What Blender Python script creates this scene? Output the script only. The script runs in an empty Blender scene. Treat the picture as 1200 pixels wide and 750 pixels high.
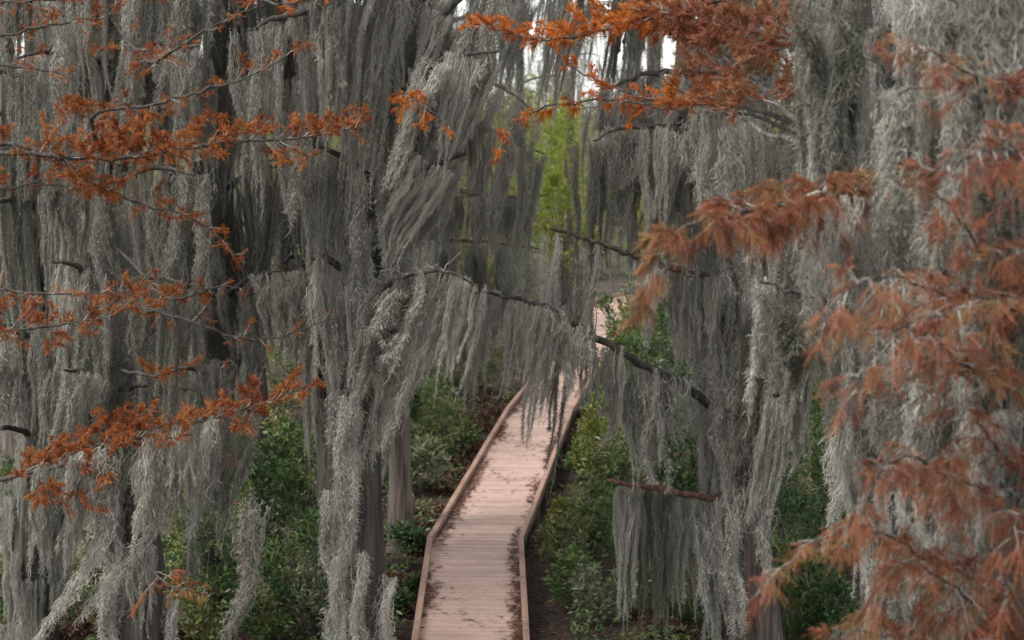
import bpy, math
import numpy as np
from mathutils import Vector, Matrix, Euler

R = math.radians
rng = np.random.default_rng(7)
SC = bpy.context.scene
COL = SC.collection

# ------------------------------------------------------------------ camera
CAM_Z, F, HOR = 9.1, 2333.0, 115.0
PITCH = math.atan((375 - HOR) / F)
DECK = 0.7

def at(x, y, d):
    """photo direction (x, y) taken to the real distance d in front of the tower"""
    cp, sp = math.cos(PITCH), math.sin(PITCH)
    u, v = (x - 600) / F, (375 - y) / F
    dy, dz = cp + v * sp, -sp + v * cp
    t = d / dy
    return np.array([u * t, d, CAM_Z + dz * t])

def on(x, y, z):
    cp, sp = math.cos(PITCH), math.sin(PITCH)
    u, v = (x - 600) / F, (375 - y) / F
    dy, dz = cp + v * sp, -sp + v * cp
    t = (z - CAM_Z) / dz
    return np.array([u * t, dy * t, z])

cam = bpy.data.cameras.new('camera')
cam.lens, cam.sensor_width = F / 1200 * 36, 36
cam.clip_start, cam.clip_end = 0.1, 2000
cam.dof.use_dof = True
cam.dof.focus_distance = 25.0
cam.dof.aperture_fstop = 1.7
co = bpy.data.objects.new('camera', cam)
co.location = (0, 0, CAM_Z)
co.rotation_euler = (R(90) - PITCH, 0, 0)
COL.objects.link(co)
SC.camera = co

# ------------------------------------------------------------------ light
SUN_EL, SUN_AZ = 58, -128           # azimuth measured from +Y towards +X
w = bpy.data.worlds.new('World'); SC.world = w; w.use_nodes = True
nt = w.node_tree
sky = nt.nodes.new('ShaderNodeTexSky'); sky.sky_type = 'NISHITA'; sky.sun_disc = False
sky.sun_elevation, sky.sun_rotation = R(SUN_EL), R(SUN_AZ)
sky.air_density, sky.dust_density, sky.ozone_density = 1.0, 1.0, 1.0
hs = nt.nodes.new('ShaderNodeHueSaturation'); hs.inputs['Saturation'].default_value = 0.22
nt.links.new(sky.outputs[0], hs.inputs['Color'])
bg = nt.nodes['Background']; bg.inputs['Strength'].default_value = 0.145
nt.links.new(hs.outputs[0], bg.inputs['Color'])
sl = bpy.data.lights.new('sun', 'SUN'); sl.energy = 2.0; sl.angle = R(24); sl.color = (1, .96, .9)
so = bpy.data.objects.new('sun', sl); COL.objects.link(so)
sd = Vector((math.sin(R(SUN_AZ)) * math.cos(R(SUN_EL)), math.cos(R(SUN_AZ)) * math.cos(R(SUN_EL)), math.sin(R(SUN_EL))))
so.rotation_euler = sd.to_track_quat('Z', 'Y').to_euler()
so.location = (-5, -10, 40)
SC.view_settings.view_transform = 'Standard'
SC.view_settings.look = 'None'
SC.view_settings.exposure = 1.25
SC.view_settings.gamma = 1
SC.render.engine = 'CYCLES'
SC.cycles.max_bounces = 6
SC.cycles.diffuse_bounces = 3
SC.cycles.transmission_bounces = 4
SC.cycles.use_denoising = True
SC.cycles.denoiser = 'OPENIMAGEDENOISE'
SC.cycles.denoising_input_passes = 'RGB_ALBEDO_NORMAL'
SC.cycles.pixel_filter_type = 'BLACKMAN_HARRIS'
SC.cycles.filter_width = 1.5
SC.cycles.denoising_prefilter = 'NONE'

# ------------------------------------------------------------------ materials
def mat(name, build):
    m = bpy.data.materials.new(name); m.use_nodes = True
    t = m.node_tree
    build(t, t.nodes['Principled BSDF'])
    return m

def node(t, typ, **kw):
    n = t.nodes.new(typ)
    for k, v in kw.items():
        if k in n.inputs: n.inputs[k].default_value = v
        else: setattr(n, k, v)
    return n

def ramp(t, fac, stops):
    n = t.nodes.new('ShaderNodeValToRGB')
    e = n.color_ramp.elements
    while len(e) < len(stops): e.new(0.5)
    for i, (p, c) in enumerate(stops):
        e[i].position = p; e[i].color = (*c, 1)
    t.links.new(fac, n.inputs[0])
    return n.outputs[0]

def mixc(t, fac, a, b, mode='MIX'):
    n = t.nodes.new('ShaderNodeMix'); n.data_type = 'RGBA'; n.blend_type = mode
    for sock, v in ((n.inputs[0], fac), (n.inputs[6], a), (n.inputs[7], b)):
        if isinstance(v, (int, float)): sock.default_value = v
        elif isinstance(v, tuple): sock.default_value = (*v, 1)
        else: t.links.new(v, sock)
    return n.outputs[2]

def noise(t, scale, detail=3, vec=None, stretch=None):
    n = node(t, 'ShaderNodeTexNoise', Scale=scale, Detail=detail)
    tc = t.nodes.new('ShaderNodeTexCoord')
    src = vec or tc.outputs['Object']
    if stretch:
        mp = t.nodes.new('ShaderNodeMapping'); mp.inputs['Scale'].default_value = stretch
        t.links.new(src, mp.inputs['Vector']); src = mp.outputs[0]
    t.links.new(src, n.inputs['Vector'])
    return n.outputs[0]

def worldpos(t):
    return t.nodes.new('ShaderNodeNewGeometry').outputs['Position']

def leafy(t, b, col, trans=0.3, rough=0.6, spec=0.3, tint=(1, 1, 1)):
    t.links.new(col, b.inputs['Base Color'])
    b.inputs['Roughness'].default_value = rough
    b.inputs['Specular IOR Level'].default_value = spec
    tr = t.nodes.new('ShaderNodeBsdfTranslucent')
    t.links.new(mixc(t, 1.0, col, tint, 'MULTIPLY'), tr.inputs['Color'])
    mx = t.nodes.new('ShaderNodeMixShader'); mx.inputs[0].default_value = trans
    t.links.new(b.outputs[0], mx.inputs[1]); t.links.new(tr.outputs[0], mx.inputs[2])
    t.links.new(mx.outputs[0], t.nodes['Material Output'].inputs['Surface'])

def moss_mat(t, b):
    g = t.nodes.new('ShaderNodeNewGeometry')
    oi = t.nodes.new('ShaderNodeObjectInfo')
    c = ramp(t, g.outputs['Random Per Island'], [(0, (.20, .20, .175)), (.4, (.33, .332, .303)), (.8, (.43, .43, .40)), (1, (.54, .54, .51))])
    c = mixc(t, 1.0, c, ramp(t, oi.outputs['Random'], [(0, (.44, .44, .39)), (.5, (.83, .825, .785)), (1, (1.28, 1.25, 1.22))]), 'MULTIPLY')
    c = mixc(t, 1.0, c, ramp(t, noise(t, .8, 2, worldpos(t)), [(.3, (.78, .77, .73)), (.7, (1.12, 1.09, 1.07))]), 'MULTIPLY')
    leafy(t, b, c, .22, .9, .1)
MOSS = mat('moss', moss_mat)

def needle_mat(stops):
    def f(t, b):
        g = t.nodes.new('ShaderNodeNewGeometry')
        n = noise(t, 2.6, 3, g.outputs['Position'])
        ad = node(t, 'ShaderNodeMath', operation='MULTIPLY_ADD')
        t.links.new(g.outputs['Random Per Island'], ad.inputs[0]); ad.inputs[1].default_value = .35
        t.links.new(n, ad.inputs[2])
        ad2 = node(t, 'ShaderNodeMath', operation='SUBTRACT'); t.links.new(ad.outputs[0], ad2.inputs[0]); ad2.inputs[1].default_value = .17
        leafy(t, b, ramp(t, ad2.outputs[0], stops), .35, .7, .15)
    return f
NEEDLE = mat('rust_needles', needle_mat([(.2, (.11, .035, .016)), (.42, (.25, .072, .024)), (.60, (.36, .115, .036)), (.74, (.38, .18, .05)), (.84, (.22, .19, .05))]))
NEEDLE_BRIGHT = mat('orange_needles', needle_mat([(.2, (.22, .05, .014)), (.45, (.44, .11, .02)), (.65, (.52, .18, .032)), (.85, (.42, .27, .06))]))
NEEDLE_PINK = mat('brown_needles', needle_mat([(.2, (.13, .05, .03)), (.42, (.25, .088, .05)), (.6, (.34, .135, .075)), (.68, (.24, .17, .065)), (.9, (.13, .14, .045))]))

def leaf_mat(stops, rough=.38, trans=.25):
    def f(t, b):
        g = t.nodes.new('ShaderNodeNewGeometry')
        n = noise(t, 1.7, 3, g.outputs['Position'])
        ad = node(t, 'ShaderNodeMath', operation='MULTIPLY_ADD')
        t.links.new(g.outputs['Random Per Island'], ad.inputs[0]); ad.inputs[1].default_value = .5
        t.links.new(n, ad.inputs[2])
        ad2 = node(t, 'ShaderNodeMath', operation='SUBTRACT'); t.links.new(ad.outputs[0], ad2.inputs[0]); ad2.inputs[1].default_value = .25
        leafy(t, b, ramp(t, ad2.outputs[0], stops), trans, rough, .5, (1, 1, .7))
    return f
LEAF = {
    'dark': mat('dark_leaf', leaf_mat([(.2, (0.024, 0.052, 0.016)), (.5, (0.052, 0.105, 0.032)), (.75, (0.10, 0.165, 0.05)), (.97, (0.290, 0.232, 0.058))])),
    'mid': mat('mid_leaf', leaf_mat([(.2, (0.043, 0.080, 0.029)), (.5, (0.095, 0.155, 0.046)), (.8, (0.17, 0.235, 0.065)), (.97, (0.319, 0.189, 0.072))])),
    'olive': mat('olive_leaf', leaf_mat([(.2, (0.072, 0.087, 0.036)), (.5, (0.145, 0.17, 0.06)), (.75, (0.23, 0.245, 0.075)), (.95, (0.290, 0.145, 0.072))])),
    'yellow': mat('yellow_leaf', leaf_mat([(.2, (0.102, 0.145, 0.029)), (.5, (0.17, 0.19, 0.045)), (.8, (0.29, 0.28, 0.06)), (.97, (0.507, 0.319, 0.072))], .5, .4)),
    'sunlit_tint': mat('sunlit_tint_leaf', leaf_mat([(.2, (0.14, 0.19, 0.04)), (.5, (0.24, 0.29, 0.05)), (.8, (0.36, 0.38, 0.08)), (.97, (0.45, 0.34, 0.08))], .5, .5)),  # sunlit look of the far trees put into a brighter leaf colour
    'dead': mat('dead_frond', leaf_mat([(.2, (0.051, 0.026, 0.017)), (.5, (0.123, 0.065, 0.043)), (.8, (0.232, 0.123, 0.080)), (.97, (0.348, 0.189, 0.102))], .8, .15)),
    'pale': mat('pale_leaf', leaf_mat([(.2, (0.102, 0.123, 0.072)), (.5, (0.189, 0.217, 0.123)), (.8, (0.290, 0.304, 0.174)), (.97, (0.232, 0.290, 0.087))], .6, .3)),
}

def bark_mat(dark, lite):
    def f(t, b):
        n = noise(t, 16, 8, None, (1, 1, .06))
        n2 = noise(t, 1.3, 3)
        c = ramp(t, n, [(.32, dark), (.68, lite)])
        c = mixc(t, 1.0, c, ramp(t, n2, [(.3, (.7, .7, .7)), (.7, (1.15, 1.1, 1.05))]), 'MULTIPLY')
        t.links.new(c, b.inputs['Base Color']); b.inputs['Roughness'].default_value = .9
        bp = node(t, 'ShaderNodeBump', Strength=1.0, Distance=.05); t.links.new(n, bp.inputs['Height'])
        t.links.new(bp.outputs[0], b.inputs['Normal'])
    return f
BARK = mat('dark_bark', bark_mat((.016, .015, .013), (.082, .074, .06)))
BARK_GREY = mat('grey_bark', bark_mat((.06, .048, .042), (.20, .165, .145)))
BARK_RED = mat('red_bark', bark_mat((.022, .018, .016), (.115, .085, .07)))
LIMB_RED = mat('red_limb_bark', bark_mat((.035, .022, .018), (.17, .075, .05)))
TWIG = mat('twig_bark', bark_mat((.10, .085, .075), (.42, .38, .35)))
LICHEN = mat('lichen_bark', bark_mat((.10, .09, .08), (.42, .46, .38)))

def deck_mat(t, b):
    g = t.nodes.new('ShaderNodeNewGeometry')
    c = ramp(t, g.outputs['Random Per Island'], [(0, (.50, .34, .265)), (.5, (.56, .39, .31)), (1, (.61, .43, .345))])
    n = noise(t, 2.2, 6, None, (1, 1, 1)); n2 = noise(t, 14, 4)
    c = mixc(t, 1.0, c, ramp(t, n, [(.3, (.82, .78, .76)), (.6, (1, 1, 1))]), 'MULTIPLY')
    c = mixc(t, 1.0, c, ramp(t, n2, [(.3, (.86, .84, .83)), (.55, (1, 1, 1))]), 'MULTIPLY')
    t.links.new(c, b.inputs['Base Color']); b.inputs['Roughness'].default_value = .62
PLANK = mat('weathered_plank', deck_mat)

def rail_mat(t, b):
    n = noise(t, 5, 6, None, (1, .15, 1))
    c = ramp(t, n, [(.3, (.25, .135, .092)), (.65, (.40, .25, .18))])
    t.links.new(c, b.inputs['Base Color']); b.inputs['Roughness'].default_value = .7
RAIL = mat('rail_timber', rail_mat)
POST = mat('post_timber', bark_mat((.06, .045, .035), (.16, .12, .09)))
BOLT = mat('bolt_metal', lambda t, b: (b.inputs['Base Color'].__setattr__('default_value', (.6, .58, .55, 1)), b.inputs['Roughness'].__setattr__('default_value', .4)))

def litter_mat(t, b):
    g = t.nodes.new('ShaderNodeNewGeometry')
    c = ramp(t, g.outputs['Random Per Island'], [(0, (.06, .022, .016)), (.6, (.13, .055, .036)), (1, (.24, .11, .06))])
    t.links.new(c, b.inputs['Base Color']); b.inputs['Roughness'].default_value = .9
LITTER = mat('fallen_needles', litter_mat)

def soil(t, b):
    n = noise(t, 1.2, 8); n2 = noise(t, 14, 5)
    c = ramp(t, n, [(.3, (.022, .018, .014)), (.5, (.05, .036, .026)), (.7, (.085, .06, .04))])
    c = mixc(t, 1.0, c, ramp(t, n2, [(.3, (.5, .5, .5)), (.65, (1.3, 1.25, 1.2))]), 'MULTIPLY')
    t.links.new(c, b.inputs['Base Color']); b.inputs['Roughness'].default_value = .95
    bp = node(t, 'ShaderNodeBump', Strength=.9, Distance=.08); t.links.new(n2, bp.inputs['Height'])
    t.links.new(bp.outputs[0], b.inputs['Normal'])
SOIL = mat('swamp_soil', soil)

def watr(t, b):
    b.inputs['Base Color'].default_value = (.012, .011, .009, 1)
    b.inputs['Roughness'].default_value = .3; b.inputs['IOR'].default_value = 1.33; b.inputs['Specular IOR Level'].default_value = .16
    n = noise(t, 7, 4)
    bp = node(t, 'ShaderNodeBump', Strength=.22, Distance=.04); t.links.new(n, bp.inputs['Height'])
    t.links.new(bp.outputs[0], b.inputs['Normal'])
WATER = mat('black_water', watr)

# ------------------------------------------------------------------ mesh helpers
class MB:
    """collects vertices and faces (several materials) and links them as ONE mesh object"""
    def __init__(s): s.v, s.f, s.n = [], [], 0
    def add(s, v, f, mi=0, smooth=True):
        v = np.asarray(v, float).reshape(-1, 3); f = np.asarray(f, int)
        if len(v) == 0: return
        s.v.append(v); s.f.append((f + s.n, mi, smooth)); s.n += len(v)
    def mesh(s, name, mats):
        me = bpy.data.meshes.new(name)
        V = np.concatenate(s.v).astype(np.float32)
        me.vertices.add(len(V)); me.vertices.foreach_set('co', V.ravel())
        L = np.concatenate([f.ravel() for f, _, _ in s.f]).astype(np.int32)
        tot = np.concatenate([np.full(len(f), f.shape[1]) for f, _, _ in s.f]).astype(np.int32)
        st = np.concatenate([[0], np.cumsum(tot)[:-1]]).astype(np.int32)
        me.loops.add(len(L)); me.loops.foreach_set('vertex_index', L)
        me.polygons.add(len(tot)); me.polygons.foreach_set('loop_start', st); me.polygons.foreach_set('loop_total', tot)
        me.polygons.foreach_set('material_index', np.concatenate([np.full(len(f), mi) for f, mi, _ in s.f]).astype(np.int32))
        me.polygons.foreach_set('use_smooth', np.concatenate([np.full(len(f), sm) for f, _, sm in s.f]))
        for m in (mats if isinstance(mats, (list, tuple)) else [mats]): me.materials.append(m)
        me.update(calc_edges=True)
        return me
    def build(s, name, mats, parent=None):
        return link(name, s.mesh(name, mats), parent)

def link(name, me, parent=None):
    o = bpy.data.objects.new(name, me); COL.objects.link(o)
    if parent is not None:
        o.parent = parent
        o.location = -np.array(parent.location)      # geometry is given in world space
    return o

def tag(o, label=None, cat=None, group=None, kind=None):
    if label: o['label'] = label
    if cat: o['category'] = cat
    if group: o['group'] = group
    if kind: o['kind'] = kind
    return o

def thing(name, loc, label, cat, group=None):
    o = bpy.data.objects.new(name, None); COL.objects.link(o)
    o.location = tuple(float(a) for a in loc); o.empty_display_size = .3
    return tag(o, label, cat, group)

def unit(a):
    return a / (np.linalg.norm(a, axis=-1, keepdims=True) + 1e-9)

def smooth_path(p, n=6):
    p = np.asarray(p, float)
    if len(p) < 3: 
        t = np.linspace(0, 1, n + 1)[:, None]
        return p[0] * (1 - t) + p[-1] * t
    q = np.vstack([2 * p[0] - p[1], p, 2 * p[-1] - p[-2]])
    out = []
    for i in range(1, len(q) - 2):
        for k in range(n):
            t = k / n
            out.append(.5 * ((2 * q[i]) + (-q[i-1] + q[i+1]) * t + (2*q[i-1] - 5*q[i] + 4*q[i+1] - q[i+2]) * t*t + (-q[i-1] + 3*q[i] - 3*q[i+1] + q[i+2]) * t**3))
    out.append(p[-1])
    return np.array(out)

def tube(mb, path, rad, seg=6, mi=0, flute=0.0, fl_k=7, cap=True):
    """tapered tube along a path; flute = buttress ribs, growing to the base"""
    path = np.asarray(path, float); n = len(path)
    rad = np.interp(np.linspace(0, 1, n), np.linspace(0, 1, len(rad)), rad)
    tan = unit(np.gradient(path, axis=0))
    ref = np.tile([0., 1., .13], (n, 1)) if abs(tan[:, 1]).mean() < .8 else np.tile([1., 0., .1], (n, 1))
    a = unit(np.cross(tan, ref)); b = np.cross(tan, a)
    th = np.linspace(0, 2 * math.pi, seg, endpoint=False)
    r = rad[:, None] * np.ones(seg)
    if flute:
        k = np.linspace(1, .25, n)[:, None] * flute
        r = r * (1 + k * (.6 * np.cos(fl_k * th + 1.3) + .4 * np.cos((fl_k * 2 - 3) * th + .4) + .25 * np.sin(3 * th + np.linspace(0, 3, n)[:, None])))
    v = path[:, None] + r[..., None] * (np.cos(th)[None, :, None] * a[:, None] + np.sin(th)[None, :, None] * b[:, None])
    i = np.arange(n - 1)[:, None] * seg; j = np.arange(seg); j2 = (j + 1) % seg
    f = np.stack([i + j, i + j2, i + seg + j2, i + seg + j], -1).reshape(-1, 4)
    mb.add(v, f, mi)
    if cap:
        base = np.arange(seg)[None]
        mb.add(v[-1], base, mi)

def ribbons(mb, P, W, mi=0):
    """P (S,K,3) strands, W (S,K) or scalar: thin leaf-like ribbons with a random facing"""
    S, K, _ = P.shape
    W = np.broadcast_to(W, (S, K))
    T = unit(np.gradient(P, axis=1))
    ref = unit(rng.normal(size=(S, 1, 3)) * [1, .6, .5])
    side = unit(np.cross(T, np.broadcast_to(ref, T.shape)))
    v = np.stack([P - side * W[..., None] / 2, P + side * W[..., None] / 2], 2).reshape(-1, 3)
    s = np.arange(S)[:, None] * K * 2; k = np.arange(K - 1)[None] * 2
    b = s + k
    mb.add(v, np.stack([b, b + 1, b + 3, b + 2], -1).reshape(-1, 4), mi)

def box(mb, c, x, y, z, hx, hy, hz, mi=0):
    c, x, y, z = map(np.asarray, (c, x, y, z))
    s = np.array([[-1,-1,-1],[1,-1,-1],[1,1,-1],[-1,1,-1],[-1,-1,1],[1,-1,1],[1,1,1],[-1,1,1]])
    v = c + s[:, :1]*hx*x + s[:, 1:2]*hy*y + s[:, 2:]*hz*z
    mb.add(v, [[0,3,2,1],[4,5,6,7],[0,1,5,4],[1,2,6,5],[2,3,7,6],[3,0,4,7]], mi, False)

# ------------------------------------------------------------------ spanish moss
def moss_hank(mb, L, W, nb, ns, wid=.0050, fuzz=1.7, step=.05, curl=.0095, root=None, sweep=0.0, shear=0.0, sx=1.0):
    """a hank of moss hanging down from the origin: bundles of curly strands with side curls"""
    for b in range(nb):
        bx = (rng.uniform(-.5, .5)) * W
        by = rng.normal() * .07
        Lb = L * rng.uniform(.4, 1.0) * (1 if rng.random() < .8 else 1.1)
        sp = rng.uniform(.018, .06)
        ph = rng.uniform(0, 6.28, 4)
        K = max(6, int(.42 * L / step))
        t0 = np.sort(rng.uniform(0, .72, ns)) * rng.uniform(.8, 1)
        t0[:max(2, ns // 4)] = rng.uniform(0, .06, max(2, ns // 4))
        ln = rng.uniform(.22, .42, ns) * L / Lb
        t = t0[:, None] + ln[:, None] * np.linspace(0, 1, K)[None]          # (ns,K) along the bundle
        t = np.minimum(t, 1.06)
        zz = -t * Lb
        cx = bx * (1 - .25 * t) + .05 * np.sin(t * 4 + ph[0]) + .025 * np.sin(t * 11 + ph[1])
        cy = by + .05 * np.sin(t * 4.5 + ph[2]) + .02 * np.sin(t * 12 + ph[3])
        off = rng.normal(size=(ns, 1, 2)) * sp
        tp = (np.clip(1.08 - t, .05, 1) ** .65 * (.55 + .75 * np.sin(np.clip(t * 1.15 + .12, 0, 1) * math.pi)))[..., None]
        ox = off * tp
        w1, w2 = rng.uniform(20, 45, (ns, 1)), rng.uniform(50, 95, (ns, 1))
        p = rng.uniform(0, 6.28, (ns, 4))
        s = -zz
        jx = curl * (np.sin(w1 * s + p[:, :1]) + .6 * np.sin(w2 * s + p[:, 1:2]))
        jy = curl * (np.sin(w1 * .9 * s + p[:, 2:3]) + .6 * np.sin(w2 * 1.1 * s + p[:, 3:]))
        P = np.stack([cx + ox[..., 0] + jx, cy + ox[..., 1] + jy, zz], -1)
        ww = wid * np.interp(np.linspace(0, 1, K), [0, .7, 1], [1, 1, .35])
        sets = [(P, ww)]
        if fuzz > 0:
            q = P.reshape(-1, 3)
            m = int(len(q) * fuzz)
            q = q[rng.integers(0, len(q), m)]
            d = rng.normal(size=(m, 3)) * [.8, .8, .4] + [0, 0, -.9]
            d = unit(d)
            l = rng.uniform(.025, .075, (m, 1))
            c = rng.normal(size=(m, 3)) * .5
            p1 = q + d * l * .5 + 0
            p2 = p1 + unit(d + c + [0, 0, -.7]) * l * .5
            p3 = p2 + unit(d * .2 + c * 1.4 + [0, 0, -.9]) * l * .35
            sets.append((np.stack([q, p1, p2, p3], 1), wid * .8 * np.array([1, 1, .9, .35])))
        for Q, wd in sets:
            if root is not None:
                u = np.clip(-Q[..., 2] / L, 0, 1.2)
                Q = Q.copy()
                Q[..., 0] = Q[..., 0] * sx + shear * -Q[..., 2]
                Q = Q + np.asarray(root)
            elif sweep:
                Q = Q.copy()
                u = np.clip(-Q[..., 2] / L, 0, 1.2)
                Q[..., 0] -= sweep * L * u ** 2.2
            ribbons(mb, Q, np.broadcast_to(wd, Q.shape[:2]))

PROTO = {}
for L in (0.8, 1.5, 2.3, 3.4):
    for kind, W, nb in (('wide', .85, 8), ('narrow', .26, 3)):
        vs = []
        for v in range(3):
            m = MB()
            moss_hank(m, L, W, int(nb * 1.25), max(26, int(26 + 14.0 * L)))
            vs.append(m.mesh('moss', MOSS))
        PROTO[(L, kind)] = vs
    m1 = []
    for v in range(2):
        m = MB(); moss_hank(m, L, .34, 8, max(26, int(26 + 14.0 * L)), sweep=.11); m1.append(m.mesh('moss', MOSS))
    PROTO[(L, 'swept')] = m1
    m1 = []
    for v in range(2):
        m = MB(); moss_hank(m, L, .07, 3, 60, wid=.0045, fuzz=2.2, curl=.012); m1.append(m.mesh('moss', MOSS))
    PROTO[(L, 'rope')] = m1
N_HANK = 0
HANKS = []
SEEN = 1.0          # how much of a row the trees before it leave in view

def hang(p, L, W, where, lean=0.0, kind=None, yaw=None, label=None, thick=1.0, group=None):
    """one hank of moss, an object of its own, hanging from point p"""
    global N_HANK
    N_HANK += 1
    cls = min(PROTO, key=lambda k: abs(math.log(k[0] / L)))[0]
    k = kind or ('wide' if W > .42 else 'narrow')
    base = {'wide': .85, 'narrow': .26, 'swept': .3, 'rope': .26}[k]
    me = PROTO[(cls, k)][int(rng.integers(len(PROTO[(cls, k)])))]
    sxx = W / base
    if rng.random() < .5 and k != 'swept' and yaw is None: sxx = -sxx
    scale = (sxx, max(.6, min(1.3, abs(sxx))) * thick, L / cls)
    rot = (rng.normal() * .02, R(lean), (rng.normal() * .25 if yaw is None else yaw))
    ln = 'short' if L < 1.0 else ('long' if L > 2.0 else 'middling')
    wd = 'curtain' if W > .75 else ('wisp' if W < .34 else 'hank')
    sw = ' slanting' if abs(lean) > 14 else ''
    lab = label or f'{ln} grey moss {wd}{sw} {where}'
    size = 1e9 if label else L * W / p[1] ** 2 * SEEN
    HANKS.append((size, me, tuple(float(a) for a in p), rot, scale, lab, group or f'moss {where}'))

def place_hanks(keep):
    """the hanks that show largest become objects of their own, the rest one mass"""
    HANKS.sort(key=lambda h: -h[0])
    mb = MB(); cache = {}
    for i, (size, me, p, rot, scale, lab, grp) in enumerate(HANKS):
        if i < keep:
            o = bpy.data.objects.new('spanish_moss', me); COL.objects.link(o)
            o.location, o.rotation_euler, o.scale = p, rot, scale
            tag(o, lab, 'spanish moss', grp)
            continue
        if me.name not in cache:
            v = np.empty(len(me.vertices) * 3, np.float32); me.vertices.foreach_get('co', v)
            f = np.empty(len(me.loops), np.int32); me.loops.foreach_get('vertex_index', f)
            cache[me.name] = (v.reshape(-1, 3), f.reshape(-1, 4))
        v, f = cache[me.name]
        M = np.array(Matrix.LocRotScale(Vector(p), Euler(rot), Vector(scale)))
        mb.add(v @ M[:3, :3].T + M[:3, 3], f)
    tag(mb.build('moss_strands', MOSS), 'remaining grey spanish moss strands between the larger hanks', 'spanish moss', kind='stuff')

def along(path, u):
    path = np.asarray(path); s = np.concatenate([[0], np.cumsum(np.linalg.norm(np.diff(path, axis=0), axis=1))])
    return np.array([np.interp(u * s[-1], s, path[:, i]) for i in range(3)])

def moss_row(path, n, L, W, where, lean=0, u=(.05, 1), ljit=.35, taper=0.0, kind=None, front=None):
    for i in range(n):
        uu = u[0] + (u[1] - u[0]) * (i + rng.uniform(.15, .85)) / n
        if front is not None and rng.random() < .85: back = .16
        else: back = .05
        p = along(path, np.clip(uu + rng.normal() * .03, 0, 1)) + [0, rng.normal() * (.2 if front is None else .06) + back, .03 - back * .5]
        l = L * (1 - taper * uu) * rng.uniform(1 - ljit, 1 + ljit)
        hang(p, l, W * rng.uniform(.45, 1.25), where, lean + rng.normal() * 4.5, kind)

def moss_coat(path, rad, n, L, W, where, u=(.2, .9), lean=0, spread=75):
    """hanks clinging to the camera side of a trunk"""
    for i in range(n):
        uu = u[0] + (u[1] - u[0]) * (i + rng.random()) / n
        p = along(path, uu); r = np.interp(uu, np.linspace(0, 1, len(rad)), rad)
        a = R(rng.uniform(-spread, spread))
        p = p + np.array([math.sin(a), -math.cos(a), 0]) * (r + .05)
        hang(p, L * rng.uniform(.7, 1.3), W * rng.uniform(.7, 1.3), where, lean + rng.normal() * 2, yaw=a + rng.normal() * .2)

def leaves(mb, C, A, size, mi=0):
    """C (N,3) leaf bases, A (N,3) leaf axes: folded leaves"""
    N = len(C); A = unit(A)
    up = unit(rng.normal(size=(N, 3)) * .6 + [0, -.15, 1])
    S = unit(np.cross(A, up)); U = np.cross(S, A)
    l = (size * rng.uniform(.65, 1.3, N))[:, None]
    b, tip = C, C + A * l - U * l * .12
    m = C + A * l * .5
    wd = l * rng.uniform(.17, .25, (N, 1))
    L_, R_ = m + S * wd + U * l * .06, m - S * wd + U * l * .06
    v = np.stack([b, R_, tip, L_], 1).reshape(-1, 3)
    i = np.arange(N)[:, None] * 4
    mb.add(v, np.concatenate([i + [0, 1, 2], i + [0, 2, 3]]), mi, False)

# ------------------------------------------------------------------ cypress branches and needles
def branchlets(mb, P, D, l, droopy=0.0, mi=0):
    """feathery needle sprays: N rachises at P along D with two rows of fine needles"""
    N = len(P); K = 10
    D = unit(D)
    up = unit(np.array([0, 0, 1.]) + rng.normal(size=(N, 3)) * .45)
    S = unit(np.cross(D, up)); U = np.cross(S, D)
    l = np.broadcast_to(l, (N,))
    V = []
    for k in range(K):
        for sgn in (-1, 1):
            u = (k + .6) / K
            nl = .020 * (1.05 - .75 * abs(u - .45)) * rng.uniform(.8, 1.25, (N, 1))
            bend = np.array([0, 0, -droopy]) * (u ** 2)
            b = P + D * (l * u)[:, None] + bend * l[:, None]
            d = unit(D * rng.uniform(.5, 1.0, (N, 1)) + sgn * S * .95 + U * rng.normal(size=(N, 1)) * .3 + np.array([0, 0, -droopy * .5]))
            wv = D * .0025
            V.append(np.stack([b - wv, b + wv, b + d * nl], 1))
    V = np.stack(V, 1).reshape(-1, 3)
    mb.add(V, np.arange(len(V)).reshape(-1, 3), mi, False)
    e = P + D * l[:, None] + np.array([0, 0, -droopy]) * l[:, None]
    w = S * .0018
    R4 = np.stack([P - w, P + w, e + w, e - w], 1).reshape(-1, 3)
    mb.add(R4, np.arange(len(R4)).reshape(-1, 4), mi, False)

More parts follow.
